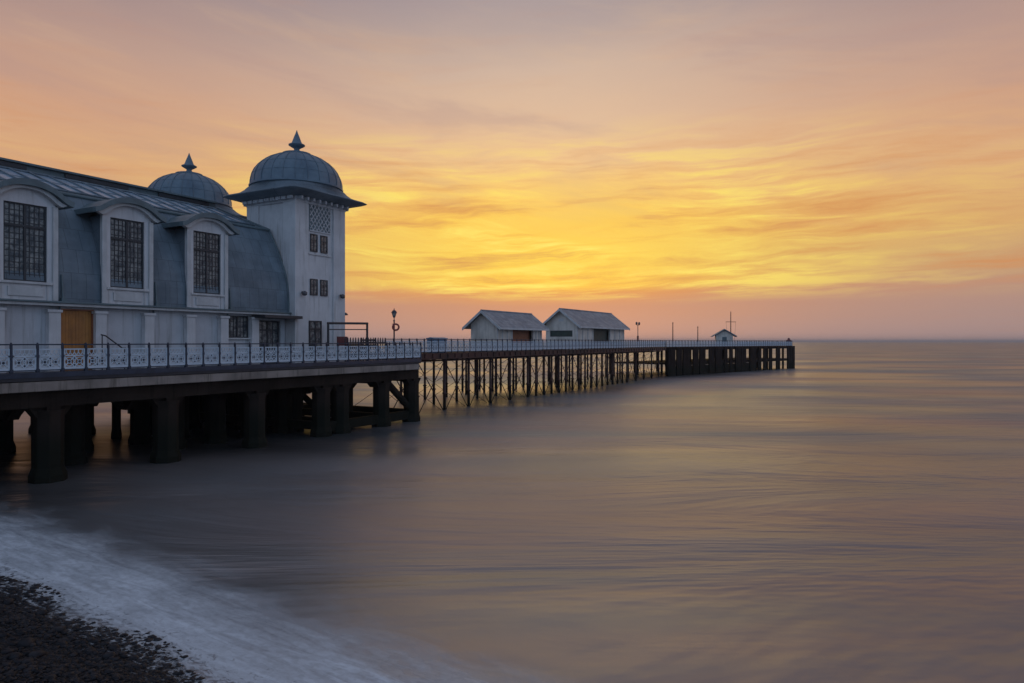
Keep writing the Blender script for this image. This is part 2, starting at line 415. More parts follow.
# lower wall, with recessed bays between pilasters
pil = [-9.5,-7.4,-5.1,-2.8,-.85,1.25,3.35,5.28,7.55,9.75,11.72,13.72]
b = MB()
def wallseg(a, c_, z0, z1): b.box(a, c_, 3.27, 3.6, z0, z1)
wallseg(U0, 3.62, -.02, 2.75); wallseg(5.04, 12.06, -.02, 2.75)
wallseg(12.06, 13.50, -.02, 1.45); wallseg(12.06, 13.50, 2.65, 2.75); wallseg(13.50, 14.05, -.02, 2.75); wallseg(14.05, 15.7, 2.45, 2.75); wallseg(15.7, 16.04, -.02, 2.75)
wallseg(3.62, 5.04, 2.60, 2.75)
b.box(U0, 16.04, 16.0, 16.33, -.02, 2.75); b.box(U0, U0+.3, 3.6, 16, -.02, 2.75); b.box(15.74, 16.04, 3.6, 16, -.02, 2.75)
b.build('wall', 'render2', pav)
pm = MB(); pm.box(-.24,.24,3.0,3.268,-.02,2.60); pm.box(-.29,.29,2.95,3.267,2.48,2.60); pm.box(-.28,.28,2.96,3.266,-.02,.3)
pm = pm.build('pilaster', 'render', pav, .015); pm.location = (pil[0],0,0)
for u in pil[1:]: put(pm, pav, (u,0,0))
b = MB(); b.box(U0,16.06,2.86,3.62,2.75,2.87); b.k = 1; b.box(U0,16.08,2.76,3.62,2.873,2.95)  # top strip takes the dark hood colour to paint the cornice shadow
b.build('cornice', ['trim','hood'], pav, .012)
# roof, both flanks
far = [(2*VM-p[0], p[1]) for p in prof[::-1]]
b = MB(); poly = prof + [(VM,9.78)] + far
n = len(poly); vs = [(U0, p[0], p[1]) for p in poly] + [(U1, p[0], p[1]) for p in poly]
b.add(vs, [(i, n+i, n+i+1, i+1) for i in range(n-1)]); b.add(vs, [tuple(range(n)), tuple(range(n, 2*n))[::-1]]); b.add(vs, [(n-1, 2*n-1, n, 0)])
roof = b.build('roof', 'lead', pav)
b = MB(); b.tube((U0,4.62,7.88),(U1+.03,4.62,7.88),.09,n=8); b.path([(U1+.02,p[0]-.01,p[1]+.01) for p in prof], .06, 6); b.tube((U1+.02,4.65,7.9),(U1+.02,VM,9.83),.08,n=6)
b.build('roof_edging', 'hood', roof)
b = MB(); k = (9.78-7.86)/(VM-4.65)
def sl(v, d=0): return 7.86+(v-4.65)*k+d
b.prism([(5.25,sl(5.25,.01)),(8.55,sl(8.55,.01)),(8.55,sl(8.55,.06)),(5.25,sl(5.25,.06))], 'x', U0+.2, 15.4)
gl = b.build('roof_glazing', 'roofglass', roof)
b = MB()
for i in range(35):
    u = U0+.3+i*.85
    b.tube((u,5.15,sl(5.15,.09)),(u,8.6,sl(8.6,.09)),.06,n=4)
b.tube((U0,5.2,sl(5.2,.08)),(15.5,5.2,sl(5.2,.08)),.05,n=6); b.tube((U0,8.6,sl(8.6,.1)),(15.5,8.6,sl(8.6,.1)),.06,n=6); b.tube((U0,6.9,sl(6.9,.07)),(15.5,6.9,sl(6.9,.07)),.03,n=4)
b.build('glazing_bars', 'lead', roof)
b = MB()
b.box(U0, 15.9, 9.1, 10.5, 9.90, 10.0)
b.box(U0, 15.9, 9.3, 10.3, 9.5, 9.895)
b.build('ridge_vent', 'hood', roof)
for i in range(6):
    b = MB(); b.box(U0+.6+i*5.1, U0+3.9+i*5.1, 9.20, 9.29, 9.66, 9.87); b.build('vent_louvre', 'dark', roof)

# a multi-pane window as one mesh: frame and bars (0), panes (1)
def window_mb(w, h, nx, nz, transom=None, fw=.06, mull=True):
    b = MB(); b.k = 0
    b.box(-w/2,-w/2+fw,-.05,.05,0,h); b.box(w/2-fw,w/2,-.05,.05,0,h); b.box(-w/2+fw,w/2-fw,-.05,.05,0,fw); b.box(-w/2+fw,w/2-fw,-.05,.05,h-fw,h)
    if mull: b.box(-.045,.045,-.055,.045,fw,h-fw)
    if transom: b.box(-w/2+fw,w/2-fw,-.06,.04,transom-.05,transom+.05)
    for i in range(1, nx):
        X = -w/2+fw+(w-2*fw)*i/nx
        b.box(X-.014,X+.014,-.03,.03,fw,h-fw)
    for i in range(1, nz):
        Z = fw+(h-2*fw)*i/nz
        b.box(-w/2+fw,w/2-fw,-.028,.028,Z-.014,Z+.014)
    b.k = 1; b.box(-w/2+fw,w/2-fw,-.005,.005,fw,h-fw)
    return b
# dormers
def arch(w, z0, rise, n=14): return [(-w+2*w*i/n, z0+rise*(1-(-1+2*i/n)**2)) for i in range(n+1)]
def ogee(w, z0, rise, n=24):
    r = []
    for i in range(n+1):
        s0 = -1+2*i/n; a = abs(s0)
        f_ = 1-(a/.88)**2.3 if a < .78 else .242*(1-(a-.78)/.2201)**1.5
        r.append((w*s0, z0+rise*f_))
    return r
def dormer(uc):
    b = MB(); y0, y1 = 2.94, 3.16; HW = 1.13
    b.box(-HW,-.80,y0,y1,2.96,6.95); b.box(.80,HW,y0,y1,2.96,6.95)
    b.box(-.80,.80,y0+.03,y1,2.96,3.68)
    top = arch(HW, 6.95, .55)
    b.prism([(-HW,6.95),(-.80,6.95),(-.80,6.86),(.80,6.86),(.80,6.95),(HW,6.95)]+top[::-1][1:-1], 'y', y0, y1)
    d = b.build('dormer', 'render', pav); d.location = (uc,0,0)
    b = MB(); HC = HW-.05; b.prism([(-HC,2.96),(HC,2.96),(HC,6.93)]+arch(HC,6.93,.53)[::-1][1:-1]+[(-HC,6.93)], 'y', y1+.003, 5.7); b.build('dormer_cheeks', 'lead', d)
    b = MB(); b.box(-1.2,-1.0,2.86,2.937,2.96,6.9); b.box(1.0,1.2,2.86,2.937,2.96,6.9)
    b.box(-.98,.98,2.85,2.937,3.60,3.70); b.box(-.66,.66,2.91,2.966,3.10,3.48)
    b.build('trim', 'trim', d, .01)
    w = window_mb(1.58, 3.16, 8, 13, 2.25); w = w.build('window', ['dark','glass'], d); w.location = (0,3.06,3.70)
    hp = ogee(1.68, 7.16, .66); hb = ogee(1.66, 6.94, .62)
    b = MB(); b.prism(hb+hp[::-1], 'y', 2.52, 5.9); b.build('hood', 'hood', d)
    hp = ogee(1.50, 7.0, .60); hb = ogee(1.30, 6.9, .56)
    b = MB(); b.prism(hb+hp[::-1], 'y', 2.70, 2.93); b.build('arch_moulding', 'trim', d)
    return d
d0 = dormer(2.21)
for uc in (6.44, 10.62, -2.0, -6.2):
    c = put(d0, pav, (uc,0,0))
    for g0 in d0.children: put(g0, c, g0.location)
for u in (3.62,7.84,12.02,-.58):  # thin dark pipes added to draw the shadow lines beside the dormers
    b = MB(); b.tube((u,2.90,2.96),(u,3.02,4.1),.045,n=6); b.tube((u,3.17,0.0),(u,3.17,2.74),.045,n=6); b.box(u-.09,u+.09,2.80,2.98,2.953,3.1); b.build('shadow_line_pipe', 'hood', pav)
# fittings in the lower wall
b = MB(); b.k = 0
for i in range(10): b.box(3.64+i*.139, 3.64+i*.139+.133, 3.30, 3.36, 0, 2.58)
b.box(3.62,5.04,3.33,3.40,0,2.6)
dr = b.build('boarded_doorway', 'board', pav)
b = MB(); b.box(3.60,3.66,3.20,3.299,0,2.66); b.box(5.0,5.06,3.20,3.299,0,2.66); b.box(3.66,5.0,3.20,3.299,2.60,2.66); b.build('door_frame', 'board2', dr); b = MB(); b.box(4.70,4.76,3.22,3.298,1.0,1.18); b.build('latch', 'dark', dr)
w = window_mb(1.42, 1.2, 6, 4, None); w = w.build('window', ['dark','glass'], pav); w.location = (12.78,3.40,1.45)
b = MB(); b.box(12.0,13.56,3.14,3.26,1.37,1.45); b.build('sill', 'trim', w).location = (-12.78,-3.40,-1.45)
dw = window_mb(1.6, 2.42, 4, 4, 1.9); dw = dw.build('glazed_door', ['dark','glass'], pav); dw.location = (14.87,3.42,0)
b = MB(); b.box(13.6,16.3,2.1,3.2,2.56,2.72); b.build('canopy', 'dark', pav)
# towers
def ringp(half, p, h, n=48):
    r = []
    for i in range(n):
        a = 2*pi*i/n; c_, s0 = cos(a), sin(a)
        k = (abs(c_)**p+abs(s0)**p)**(-1/p)
        r.append((half*k*c_, half*k*s0, h))
    return r
def tower(uc, vc):
    T = MB(); H = 2.07; I = H-.10
    T.box(-I,I,-I,I,-.02,9.72)
    for sx in (-1,1):
        for sy in (-1,1):
            x0, x1 = sorted((sx*H, sx*(H-1.02))); y0, y1 = sorted((sy*H, sy*(H-1.02)))
            T.box(x0,x1,y0,y1,-.018,9.70)
    T.box(-H-.03,H+.03,-H-.03,H+.03,9.45,9.715)
    T.box(-H-.06,H+.06,-H-.06,H+.06,-.019,.35)
    tw = T.build('tower', 'render', pav, .02); tw.location = (uc,vc,0)
    b = MB()
    b.rings([ringp(2.1,9,9.72), ringp(2.5,9,9.76), ringp(3.17,12,9.96), ringp(3.22,12,10.0), ringp(3.18,12,10.05), ringp(2.9,10,10.12), ringp(2.66,7,10.25), ringp(2.56,4.5,10.42), ringp(2.60,3,10.58), ringp(2.68,2,10.70)])
    b.build('eaves', 'lead', tw)
    for k in range(1): pass
    b = MB()
    for q in range(4):
        for i in range(9):
            a = -1.9+i*.475; x_, y_ = (a,-2.3) if q == 0 else (a,2.3) if q == 1 else (-2.3,a) if q == 2 else (2.3,a)
            b.box(x_-.07,x_+.07,y_-.18,y_+.18,9.56,9.736)
    b.box(-2.15,2.15,-2.15,2.15,9.60,9.738); b.build('bracketed_frieze', 'render2', tw)
    b = MB()
    dp = [(2.82,10.76),(2.74,10.82),(2.73,11.1),(2.65,11.42),(2.50,11.74),(2.28,12.03),(2.0,12.29),(1.68,12.50),(1.32,12.67),(.95,12.79),(.55,12.86)]
    b.lathe([(2.80,10.68)]+dp, n=64)
    for i in range(24):
        a = 2*pi*i/24; b.path([((r0+.01)*cos(a),(r0+.01)*sin(a),z0+.008) for r0, z0 in dp[1:]], .026, 4)
    for r0, z0 in ((2.655,11.42),(2.285,12.03)):
        b.path([(r0*cos(2*pi*i/32), r0*sin(2*pi*i/32), z0) for i in range(32)], .022, 4, True)
    b.build('dome', 'dome', tw)
    b = MB()
    b.lathe([(.84,12.80),(.88,12.92),(.60,12.97),(.28,13.03),(.17,13.16),(.17,13.24),(.34,13.34),(.50,13.44),(.50,13.49),(.32,13.58),(.27,13.70),(.18,13.95),(.08,14.2),(.015,14.40)], n=20)
    b.build('finial', 'dome', tw)
    return tw
tw = tower(18.17, 4.57)
tower(18.17, 15.03)
def on_tower(b, name, mats, dx, z): o_ = b.build(name, mats, tw); o_.location = (dx, -1.99, z); return o_
for dx in (-.54, .29):
    on_tower(window_mb(.56, 1.06, 2, 3, None, .05, False), 'window', ['dark','glass'], dx, 6.65)
    on_tower(window_mb(.58, .98, 2, 3, None, .05, False), 'window', ['dark','glass'], dx+.0, 4.03)
on_tower(window_mb(1.0, 2.5, 2, 4, 2.0, .07, True), 'door', ['dark','glass'], -.42, 0.0)
b = MB(); b.k = 1; b.box(-.86,.86,-.012,.012,-.05,1.75); b.k = 0
for i in range(-6, 7):
    for sg in (-1,1):
        x0 = i*.29; pts = []
        for q in range(25):
            zz = 1.7*q/24; X = x0+sg*zz*.72
            if abs(X) <= .84: pts.append((X,-.03,zz))
        if len(pts) > 1: b.tube(pts[0], pts[-1], .032, n=4)
b.box(-.88,.88,-.05,-.013,-.07,.0); b.box(-.88,.88,-.05,-.013,1.70,1.77)
on_tower(b, 'lattice_panel', ['lattice_paint','hood'], -.03, 7.93)
b = MB(); b.box(-.92,.92,-.05,.0,-.06,.0); on_tower(b, 'string_course', 'trim', -.03, 6.52)
for dx, yy in ((-1.55,-2.09),(1.62,-2.09)):
    b = MB(); b.box(-.05,.05,-.12,0,0,.1); b.lathe([(.05,-.16),(.14,-.12),(.15,.04),(.04,.12)],0,-.2,10)
    o_ = b.build('wall_lamp', 'terracotta', tw); o_.location = (dx, yy, 4.1)
b = MB(); b.box(0,.35,-.03,.03,0,.05); b.lathe([(.05,-.02),(.18,.0),(.12,.10),(.03,.16)],.42,0,10); o_ = b.build('side_lamp', 'terracotta', tw); o_.location = (2.07,-1.7,2.95)

# ================================================================== CONCRETE PIER
cp = empty('concrete_pier', BASE, A_P, 'broad concrete promenade pier on dark thick piles carrying the pavilion', 'pier')
b = MB(); b.box(-14, 24.7, -.10, 19.7, -.22, 0); b.build('deck', 'slab', cp)
b = MB(); b.box(-14, 24.72, -.13, .14, -.10, .09); b.build('kerb', 'navy', cp)
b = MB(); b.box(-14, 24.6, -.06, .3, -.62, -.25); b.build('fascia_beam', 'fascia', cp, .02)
rows = [.75, 3.8, 6.9, 10.0, 13.1, 16.2, 19.0]
bents = [-12.6,-7.8,-2.9,1.95,6.85,11.75,16.4,U(340,.75),U(381,.75),U(411,.75)]
for v in rows:
    b = MB()
    if v < 1: b.box(-14,24.5,v-.45,v+.28,-1.25,-.625)
    else: b.box(-14,24.5,v-.28,v+.28,-1.4,-.223)
    for u in bents:                                # haunches
        b.prism([(u-.8,-1.255),(u+.8,-1.255),(u+.42,-1.75),(u-.42,-1.75)], 'y', v-.24, v+.24)
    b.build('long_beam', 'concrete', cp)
for u in bents:
    b = MB(); b.box(u-.25,u+.25,.31,19.3,-1.45,-.224)
    for v in rows:
        if v > 1: b.prism([(v-.9,-1.451),(v+.9,-1.451),(v+.4,-1.95),(v-.4,-1.95)], 'x', u-.22, u+.22)
    b.build('cross_beam', 'concrete', cp)
b = MB()
r_ = .52
b.rings([[(q*r_*cos(2*pi*(i+.5)/8), q*r_*sin(2*pi*(i+.5)/8), zz) for i in range(8)] for q, zz in ((1.25,-8),(1.25,-3.9),(1.05,-3.6),(1.05,-1.7),(1.1,-1.4))], smooth=False)
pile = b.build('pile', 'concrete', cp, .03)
def column_of(u, v):
    X, Y, _ = W(u, v); return 512+F*X/Y, F*.62/Y
open_spans = [(14,30),(93,110),(121,130),(307,319),(359,374),(387,401)]     # clear sight lines between the piles
first = True
for v in rows:
    us = bents if v < 1 else sorted(bents + [(bents[i]+bents[i+1])/2 for i in range(len(bents)-1)])
    for u in us:
        p_, hw = column_of(u, v)
        if v > 1 and any(p_+hw > a and p_-hw < c_ for a, c_ in open_spans): continue
        if first: pile.location = (u,v,0); first = False
        else: put(pile, cp, (u, v, 0), random.uniform(-.05,.05))
for px_, v, k_ in ((80,6.9,.9),(84,13.1,.9),(73,10,1),(116,10.0,.42),(140,6.9,.9),(146,13.1,1),(155,10,1),(170,6.9,1),(190,10,1),(212,13.1,1),(262,10,1),(276,6.9,1),(248,13.1,1),(330,10,.9),(338,16.2,1)):
    c_ = put(pile, cp, (U(px_,v),v,0)); c_.scale = (k_,k_,1)
for v in (rows[0], rows[3], rows[6]):
    b = MB(); b.box(16.55,bents[-1],v-.2,v+.2,-3.95,-3.4); b.build('tie_beam', 'concrete', cp)
for v in (.75, 10.0):
    b = MB(); b.tube((bents[-2]+.3,v,-1.2),(bents[-1],v,-3.4),.26,n=6); b.build('raking_strut', 'concrete', cp)
for i, u in enumerate(bents[6:]):
    b = MB(); b.box(u-.2,u+.2,.8,19,-3.8,-3.35); b.build('tie_beam', 'concrete', cp)

# ================================================================== RAILINGS
PW = .875
def panel_mesh():
    b = MB(); w = PW-.09; r = .013
    def B(x0,x1,z0,z1): b.box(x0,x1,-.015,.015,z0,z1)
    B(-w/2,w/2,.10,.19); B(-w/2,w/2,.84,.89); B(-w/2,-w/2+.05,.19,.84); B(w/2-.05,w/2,.19,.84); B(-w/2,w/2,.59,.64)
    for cx in (-.19,.19):
        b.ring((cx,0,.38), .172, .021, 12); b.ring((cx,0,.38), .07, .021, 8)
        for sx in (-1,1):
            for sz in (-1,1): b.tube((cx+sx*.055,0,.38+sz*.055),(cx+sx*.18,0,.38+sz*.2),.026,n=4)
    b.ring((0,0,.245), .06, .022, 8); b.ring((0,0,.52), .06, .022, 8)
    b.k = 1
    for cx in (-.19,.19): b.prism([(cx+.105*cos(a*pi/3),.38+.105*sin(a*pi/3)) for a in range(6)], 'y', -.008, .008)
    b.prism([(-.07,.2),(.07,.2),(0,.36)], 'y', -.008, .008); b.prism([(-.05,.58),(0,.42),(.05,.58)], 'y', -.008, .008)
    b.k = 0
    for i in range(-2,3):
        X = i*.15; b.path([(X-.07,0,.64),(X,0,.74),(X+.07,0,.64)], .02); b.tube((X,0,.74),(X,0,.86),.02,n=4)
    return b
post_b = MB(); post_b.box(-.035,.035,-.04,.04,0,1.04); post_b.box(-.055,.055,-.055,.055,0,.14); post_b.lathe([(.03,1.0),(.05,1.05),(.02,1.12)],0,0,8)
post_b.box(-.045,.045,-.05,.05,.55,.66)
protop = panel_mesh().build('railing_panel', ['railwhite','navy']); proto_post = post_b.build('post', 'navy')
def railing(loc, rz, n, label, step=PW, group=None):
    t_ = empty('railing', loc, rz, label, 'railing', group)
    b = MB(); b.box(-.03, n*step+.03, -.035,.035,1.02,1.07); b.box(-.03, n*step+.03, -.02,.02,.06,.10)
    b.build('top_rail', 'navy', t_)
    for i in range(n):
        c_ = put(protop, t_, ((i+.5)*step,0,0)); c_.scale = (step/PW,1,1)
    for i in range(n+1): put(proto_post, t_, (i*step,0,0))
    return t_
ua = .357-15*PW
railing(W(ua,.04,.09), A_P, 43, 'ornate pale railing with dark posts along the near edge of the concrete promenade')
H2 = .35
railing(W(24.9,.05,.09), A_P+pi/2, 3, 'short length of pale railing stepping back at the end of the concrete deck', .9)
railing(W(27.6-2.9,2.95,H2+.02), A_P, 74, 'long pale blue railing along the near edge of the iron pier', .9)

# ================================================================== IRON PIER
ip = empty('iron_pier', BASE, A_P, 'narrow iron pier on thin rusty cross braced columns beyond the pavilion', 'pier')
b = MB(); b.box(24.75, 91.5, 2.8, 10.4, H2-.12, H2); b.box(45.5,75.5,10.4,13.2,H2-.121,H2-.001); b.build('deck', 'timber', ip)
b = MB(); b.box(24.75, 91.3, 2.78, 2.98, -.12, H2-.005)
for u in np.arange(25,91,1.0): b.box(u,u+.12,2.70,2.78,-.02,H2-.04)
b.build('edge_girder', 'iron', ip)
b = MB()
for v in (5.3,7.9,10.2): b.box(24.75,91.2,v-.1,v+.1,-.10,H2-.125)
b.build('inner_girders', 'iron', ip)
b = MB(); b.lathe([(.125,-8),(.125,-2.9),(.18,-2.88),(.18,-2.78),(.11,-2.76),(.105,-.35),(.21,-.3),(.22,-.13)], n=10)
icol = b.build('column', 'iron', ip)
ib = [28.47+i*3.5 for i in range(18)]
mid = [ib[i]+1.75 for i in range(5, 13)]
first = True
for u in ib+mid:
    for v in ((3.05, 6.6, 10.15) if u in ib else (3.05, 10.15)):
        if first: icol.location = (u,v,0); first = False
        else: put(icol, ip, (u,v,0))
for u in ib[5:13]: put(icol, ip, (u,12.9,0))
def brace(Lb, top=-.25, bot=-4.35, r=.036):
    b = MB(); b.tube((0,0,top),(Lb,0,bot),r,n=4); b.tube((0,0,bot),(Lb,0,top),r,n=4); b.tube((0,0,bot-.05),(Lb,0,bot-.05),.06,n=6); b.tube((0,0,top-.0),(Lb,0,top-.0),.05,n=6)
    return b
b1_ = brace(3.5).build('cross_brace', 'iron', ip); b1_.location = (ib[0],3.05,0)
for i in range(1, 17): put(b1_, ip, (ib[i],3.05,0))
put(b1_, ip, (ib[0]-3.5,3.05,0))
b2_ = brace(7.1, r=.02).build('cross_brace', 'iron', ip); b2_.location = (ib[0],3.05,0); b2_.rotation_euler = (0,0,pi/2)
for i in range(0,18):
    if i: put(b2_, ip, (ib[i],3.05,0), pi/2)
for u in ib:
    pass
b = MB()
for u in ib+mid: b.box(u-.09,u+.09,2.99,10.2,-.125,H2-.13)
b.build('cross_girders', 'iron', ip)

# ================================================================== PIER HEAD
HX, HY = W(91.0, 2.8)[:2]
HA = math.atan2(.703, .711)
def HW_(s0, v, h=0): return (HX+.711*s0-.703*v, HY+.703*s0+.711*v, DECK+h)
def HS(p, v=0):
    r = (p-512)/F
    return (r*(HY+.711*v)-(HX-.703*v))/(.711-.703*r)
hd = empty('pier_head', (HX,HY,DECK), HA, 'dark timber landing stage widening at the far seaward end of the pier', 'pier')
HL = HS(793)
b = MB(); b.box(-2, HL, 0, 12, H2-.15, H2-.004); b.build('deck', 'timber', hd)
b = MB(); b.box(0, HL+.05, -.08, .2, -.12, H2-.02); b.box(0,HL+.05,-.12,.25,-2.55,-2.1); b.box(HL-.2,HL+.1,0,12,-2.5,-2.15); b.box(HL-.2,HL+.06,.1,12,-.12,H2-.16); b.build('waling', 'timber', hd)
b = MB(); b.box(1.0,HL-.5,.8,11.5,-2.35,-2.15); b.build('lower_deck', 'timber', hd)
gaps = [(660,663),(674,675.6),(680.5,682),(688.5,692),(697,698.4),(704,708),(713,714.5),(720.5,723.5),(726,728.5),(731,734.5),(745,749),(755,757.5),(760,762.5),(765,768.5),(771,775.5),(779,786.5)]
edges = [667] + [e for g0 in gaps[1:] for e in g0] + [793.5]
for i in range(0, len(edges), 2):
    s0, s1 = HS(edges[i]), HS(edges[i+1])
    b = MB(); n_ = max(1, round((s1-s0)/.5)); w_b = (s1-s0)/n_
    for k in range(n_):
        dd = random.uniform(-.03,.03); b.box(s0+k*w_b+.01, s0+(k+1)*w_b-.01, -.32+dd, -.09+dd, -8, H2-.03+random.uniform(-.04,.04))
    b.build('fender_boards', 'timber', hd)
for g0 in gaps[1:11]:
    s0, s1 = HS(g0[0]), HS(g0[1]); b = MB(); b.box(s0-.1,s1+.1,-.07,.05,-8,-2.6); b.build('lower_fender', 'timber', hd)
b = MB(); b.tube((0,0,-8),(0,0,-.1),.2,.2,n=8); hp = b.build('pile', 'timber', hd); hp.location = (1,.6,0)
for s0 in np.arange(1, HL, 7.0):
    for v in (.6, 6, 11.5):
        if s0 > 2 or v > 1: put(hp, hd, (s0, v, 0))
for v in (3, 9): put(hp, hd, (HL-.3, v, 0))
nh = 50; sp = (HL-.2)/nh
railing(HW_(.1,.1,H2), HA, nh, 'distant pale railing along the near edge of the pier head', sp)
railing(HW_(HL-.1,.3,H2), HA+pi/2, 12, 'farthest railing across the very end of the pier head', .95)

# ================================================================== SHELTERS
def shelter(name, u0, v0, L_, D_, eave, apex, label, kind):
    base = H2
    r = empty(name, W(u0,v0,base), A_P, label, 'shelter', 'gabled white shelters on the iron pier')
    e = eave-base; a = apex-base
    b = MB(); T_ = .15
    # gable ends
    if kind == 'B':
        b.box(0,T_,0,D_,0,1.45); b.box(0,T_,0,.55,1.45,2.15); b.box(0,T_,D_-.55,D_,1.45,2.15); b.box(0,T_,0,D_,2.15,e)
    else: b.box(0,T_,0,D_,0,e)
    b.prism([(0,e),(D_,e),(D_/2,a)], 'x', 0, T_); b.prism([(0,e),(D_,e),(D_/2,a)], 'x', L_-T_, L_); b.box(L_-T_,L_,0,D_,0,e)
    if kind == 'A': op = (.30*L_, .78*L_)
    else: op = (.30*L_, .66*L_)
    b.box(T_,op[0],0,T_,0,e); b.box(op[1],L_-T_,0,T_,0,e); b.box(op[0],op[1],0,T_,e-.35,e); b.box(T_,L_-T_,D_-T_,D_,0,e)
    b.box(op[0],op[1],0,T_,0,.55)
    b.build('wall', 'cladding', r)
    k1, k2 = op[0]/3, (L_-op[1])/3
    for X in [i*k1 for i in range(4)] + [op[1]+i*k2-.14*(i == 3) for i in range(4)]:
        b = MB(); b.box(X,X+.14,-.06,-.002,0,e-.05); b.build('cover_batten', 'trim', r)
    b = MB(); b.box(op[0]+.01,op[1]-.01,.35,.43,0,e-.3); b.build('back_panel', 'board2' if kind == 'A' else 'green', r)
    b = MB(); b.box(op[0],op[1],.85,1.25,.45,.52); b.box(op[0]+.2,op[0]+.3,.85,1.25,.0,.45); b.box(op[1]-.3,op[1]-.2,.85,1.25,.0,.45); b.build('bench', 'timber', r)
    # roof: two slopes with overhang
    ov = .6; sl_ = (a-e)/(D_/2); th_ = .10; g1 = .5
    b = MB()
    for sg in (0,1):
        y0, y1 = (-ov, D_/2) if sg == 0 else (D_+ov, D_/2)
        z0, z1 = e-sl_*ov+.02, a+.02
        q = [(y0,z0),(y1,z1),(y1,z1+th_),(y0,z0+th_)]
        b.prism(q if sg == 0 else q[::-1], 'x', -g1, L_+g1)
    rf = b.build('roof', 'tile', r)
    b = MB(); b.tube((-g1,D_/2,a+th_+.03),(L_+g1,D_/2,a+th_+.03),.09,n=8); b.build('ridge_tiles', 'tile', rf)
    for X in (-g1-.05, L_+g1+.0):
        for sg in (0,1):
            y0, y1 = (-ov-.05, D_/2) if sg == 0 else (D_+ov+.05, D_/2)
            z0, z1 = e-sl_*ov-.14, a-.12
            b = MB(); b.prism([(y0,z0),(y1,z1),(y1,z1+.28),(y0,z0+.28)], 'x', X, X+.048); b.build('bargeboard', 'trim', rf)
    b = MB(); b.box(-g1+.02,L_+g1-.02,-ov-.08,-ov-.01,e-sl_*ov-.05,e-sl_*ov+.12); b.build('gutter', 'trim', rf)
    if kind == 'B':
        w = window_mb(D_-1.1, .7, 4, 1, None, .06, False).build('window', ['dark','green'], r); w.location = (.07, D_/2, 1.45); w.rotation_euler = (0,0,-pi/2)
        b = MB(); b.box(-.04,-.002,D_/2-.3,D_/2+.3,e+.25,e+.55); b.build('gable_vent', 'trim', r)
    return r
ua_, ub_ = U(497,4.5), U(577,3.3)
shelter('shelter', ua_, 4.5, 9.2, 2.9, 2.9, 4.05, 'gabled white shelter with a russet opening, the one nearer the lamp post', 'A')
shelter('shelter', ub_, 3.3, U(624,3.3)-ub_, 3.9, 3.3, 4.85, 'larger gabled shelter with a dark window in its gable and a green opening', 'B')

# kiosk on the pier head
kx = HS(724, 5)
r = empty('kiosk', HW_(kx,5,H2), radians(-12), 'small white gabled kiosk standing on the pier head beside a mast', 'kiosk')
b = MB(); b.box(-1.5,1.5,-1.3,1.3,0,2.1); b.prism([(-1.5,2.1),(1.5,2.1),(0,3.0)], 'y', -1.3, 1.3); b.build('wall', 'cladding', r)
b = MB()
for sg in (-1,1):
    q = [(sg*2.2,1.75),(0,3.07),(0,3.25),(sg*2.2,1.93)]; b.prism(q, 'y', -1.8, 1.8)
b.build('roof', 'tile', r)
b = MB(); b.box(-.4,.4,-1.36,-1.302,.1,1.75); b.build('door', 'hood', r)

# ================================================================== POSTS, MASTS, SMALL THINGS
def lamp_parts(r, H_, col='navy'):
    b = MB(); b.lathe([(.13,0),(.13,.25),(.08,.32),(.055,.5),(.045,H_-.75),(.08,H_-.72),(.03,H_-.66),(.03,H_-.52)], n=10); b.tube((-.22,0,H_-.95),(.22,0,H_-.95),.02,n=6); b.build('post', col, r)
    b = MB(); b.lathe([(.07,H_-.52),(.17,H_-.2),(.17,H_-.19)], n=6, smooth=False); ln = b.build('lantern', 'glass', r)
    b = MB(); b.lathe([(.20,H_-.19),(.12,H_-.06),(.04,H_-.02),(.015,H_+.1)], n=6, smooth=False); b.build('lamp_cap', col, r)
lu = U(394, 1.0)
r = empty('street_lamp', W(lu,1.0,0), A_P, 'slim dark lantern post behind the railing just past the domed tower', 'lamp post'); lamp_parts(r, 3.35)
b = MB()
n = 20
b.rings([[( (.20+.06*cos(a))*cos(2*pi*i/n), .06*sin(a), (.20+.06*cos(a))*sin(2*pi*i/n)) for a in [2*pi*j/8 for j in range(8)]] for i in range(n+1)], cap=False)
o = b.build('lifebuoy', 'red'); o.location = W(lu,.86,2.2); o.rotation_euler = (0,0,radians(18))
tag(o, 'dull red lifebuoy hung on the lantern post by the tower', 'lifebuoy')
su = U(638, 4.2)
r = empty('street_lamp', W(su,4.2,H2), A_P, 'twin headed post immediately right of the larger shelter', 'lamp post')
b = MB(); b.lathe([(.12,0),(.06,.4),(.05,3.3)], n=8); b.tube((-.55,0,3.25),(.55,0,3.25),.03,n=6); b.build('post', 'navy', r)
for sx in (-.55,.55):
    b = MB(); b.lathe([(.06,3.27),(.15,3.35),(.15,3.6),(.05,3.7)],sx,0,8); b.build('lantern', 'terracotta', r)
b = MB(); b.box(-.28,.28,-.04,.04,1.0,1.7); o = b.build('notice_plate', 'maroon', r)
def pole(p, top, lab, v=4, r0=.09):
    s0 = HS(p, v) ; pos = HW_(s0, v, H2); hh = (342-top)*pos[1]/F+EYE-DECK-H2
    r = empty('pole', pos, HA, lab, 'pole', 'poles standing on the pier head')
    b = MB(); b.lathe([(.14,0),(r0,.3),(r0*.7,hh)], n=8); b.build('shaft', 'iron', r)
    b = MB(); b.lathe([(.05,hh),(.13,hh+.08),(.02,hh+.2)], n=8); b.build('pole_cap', 'iron', r)
    return r, hh
pole(673, 324, 'plain upright pole at the landward start of the pier head', 2)
pole(698, 328, 'short pole between the plain pole and the gabled kiosk')
pos = HW_(HS(731,8), 8, H2); hh = (342-312)*pos[1]/F+EYE-DECK-H2
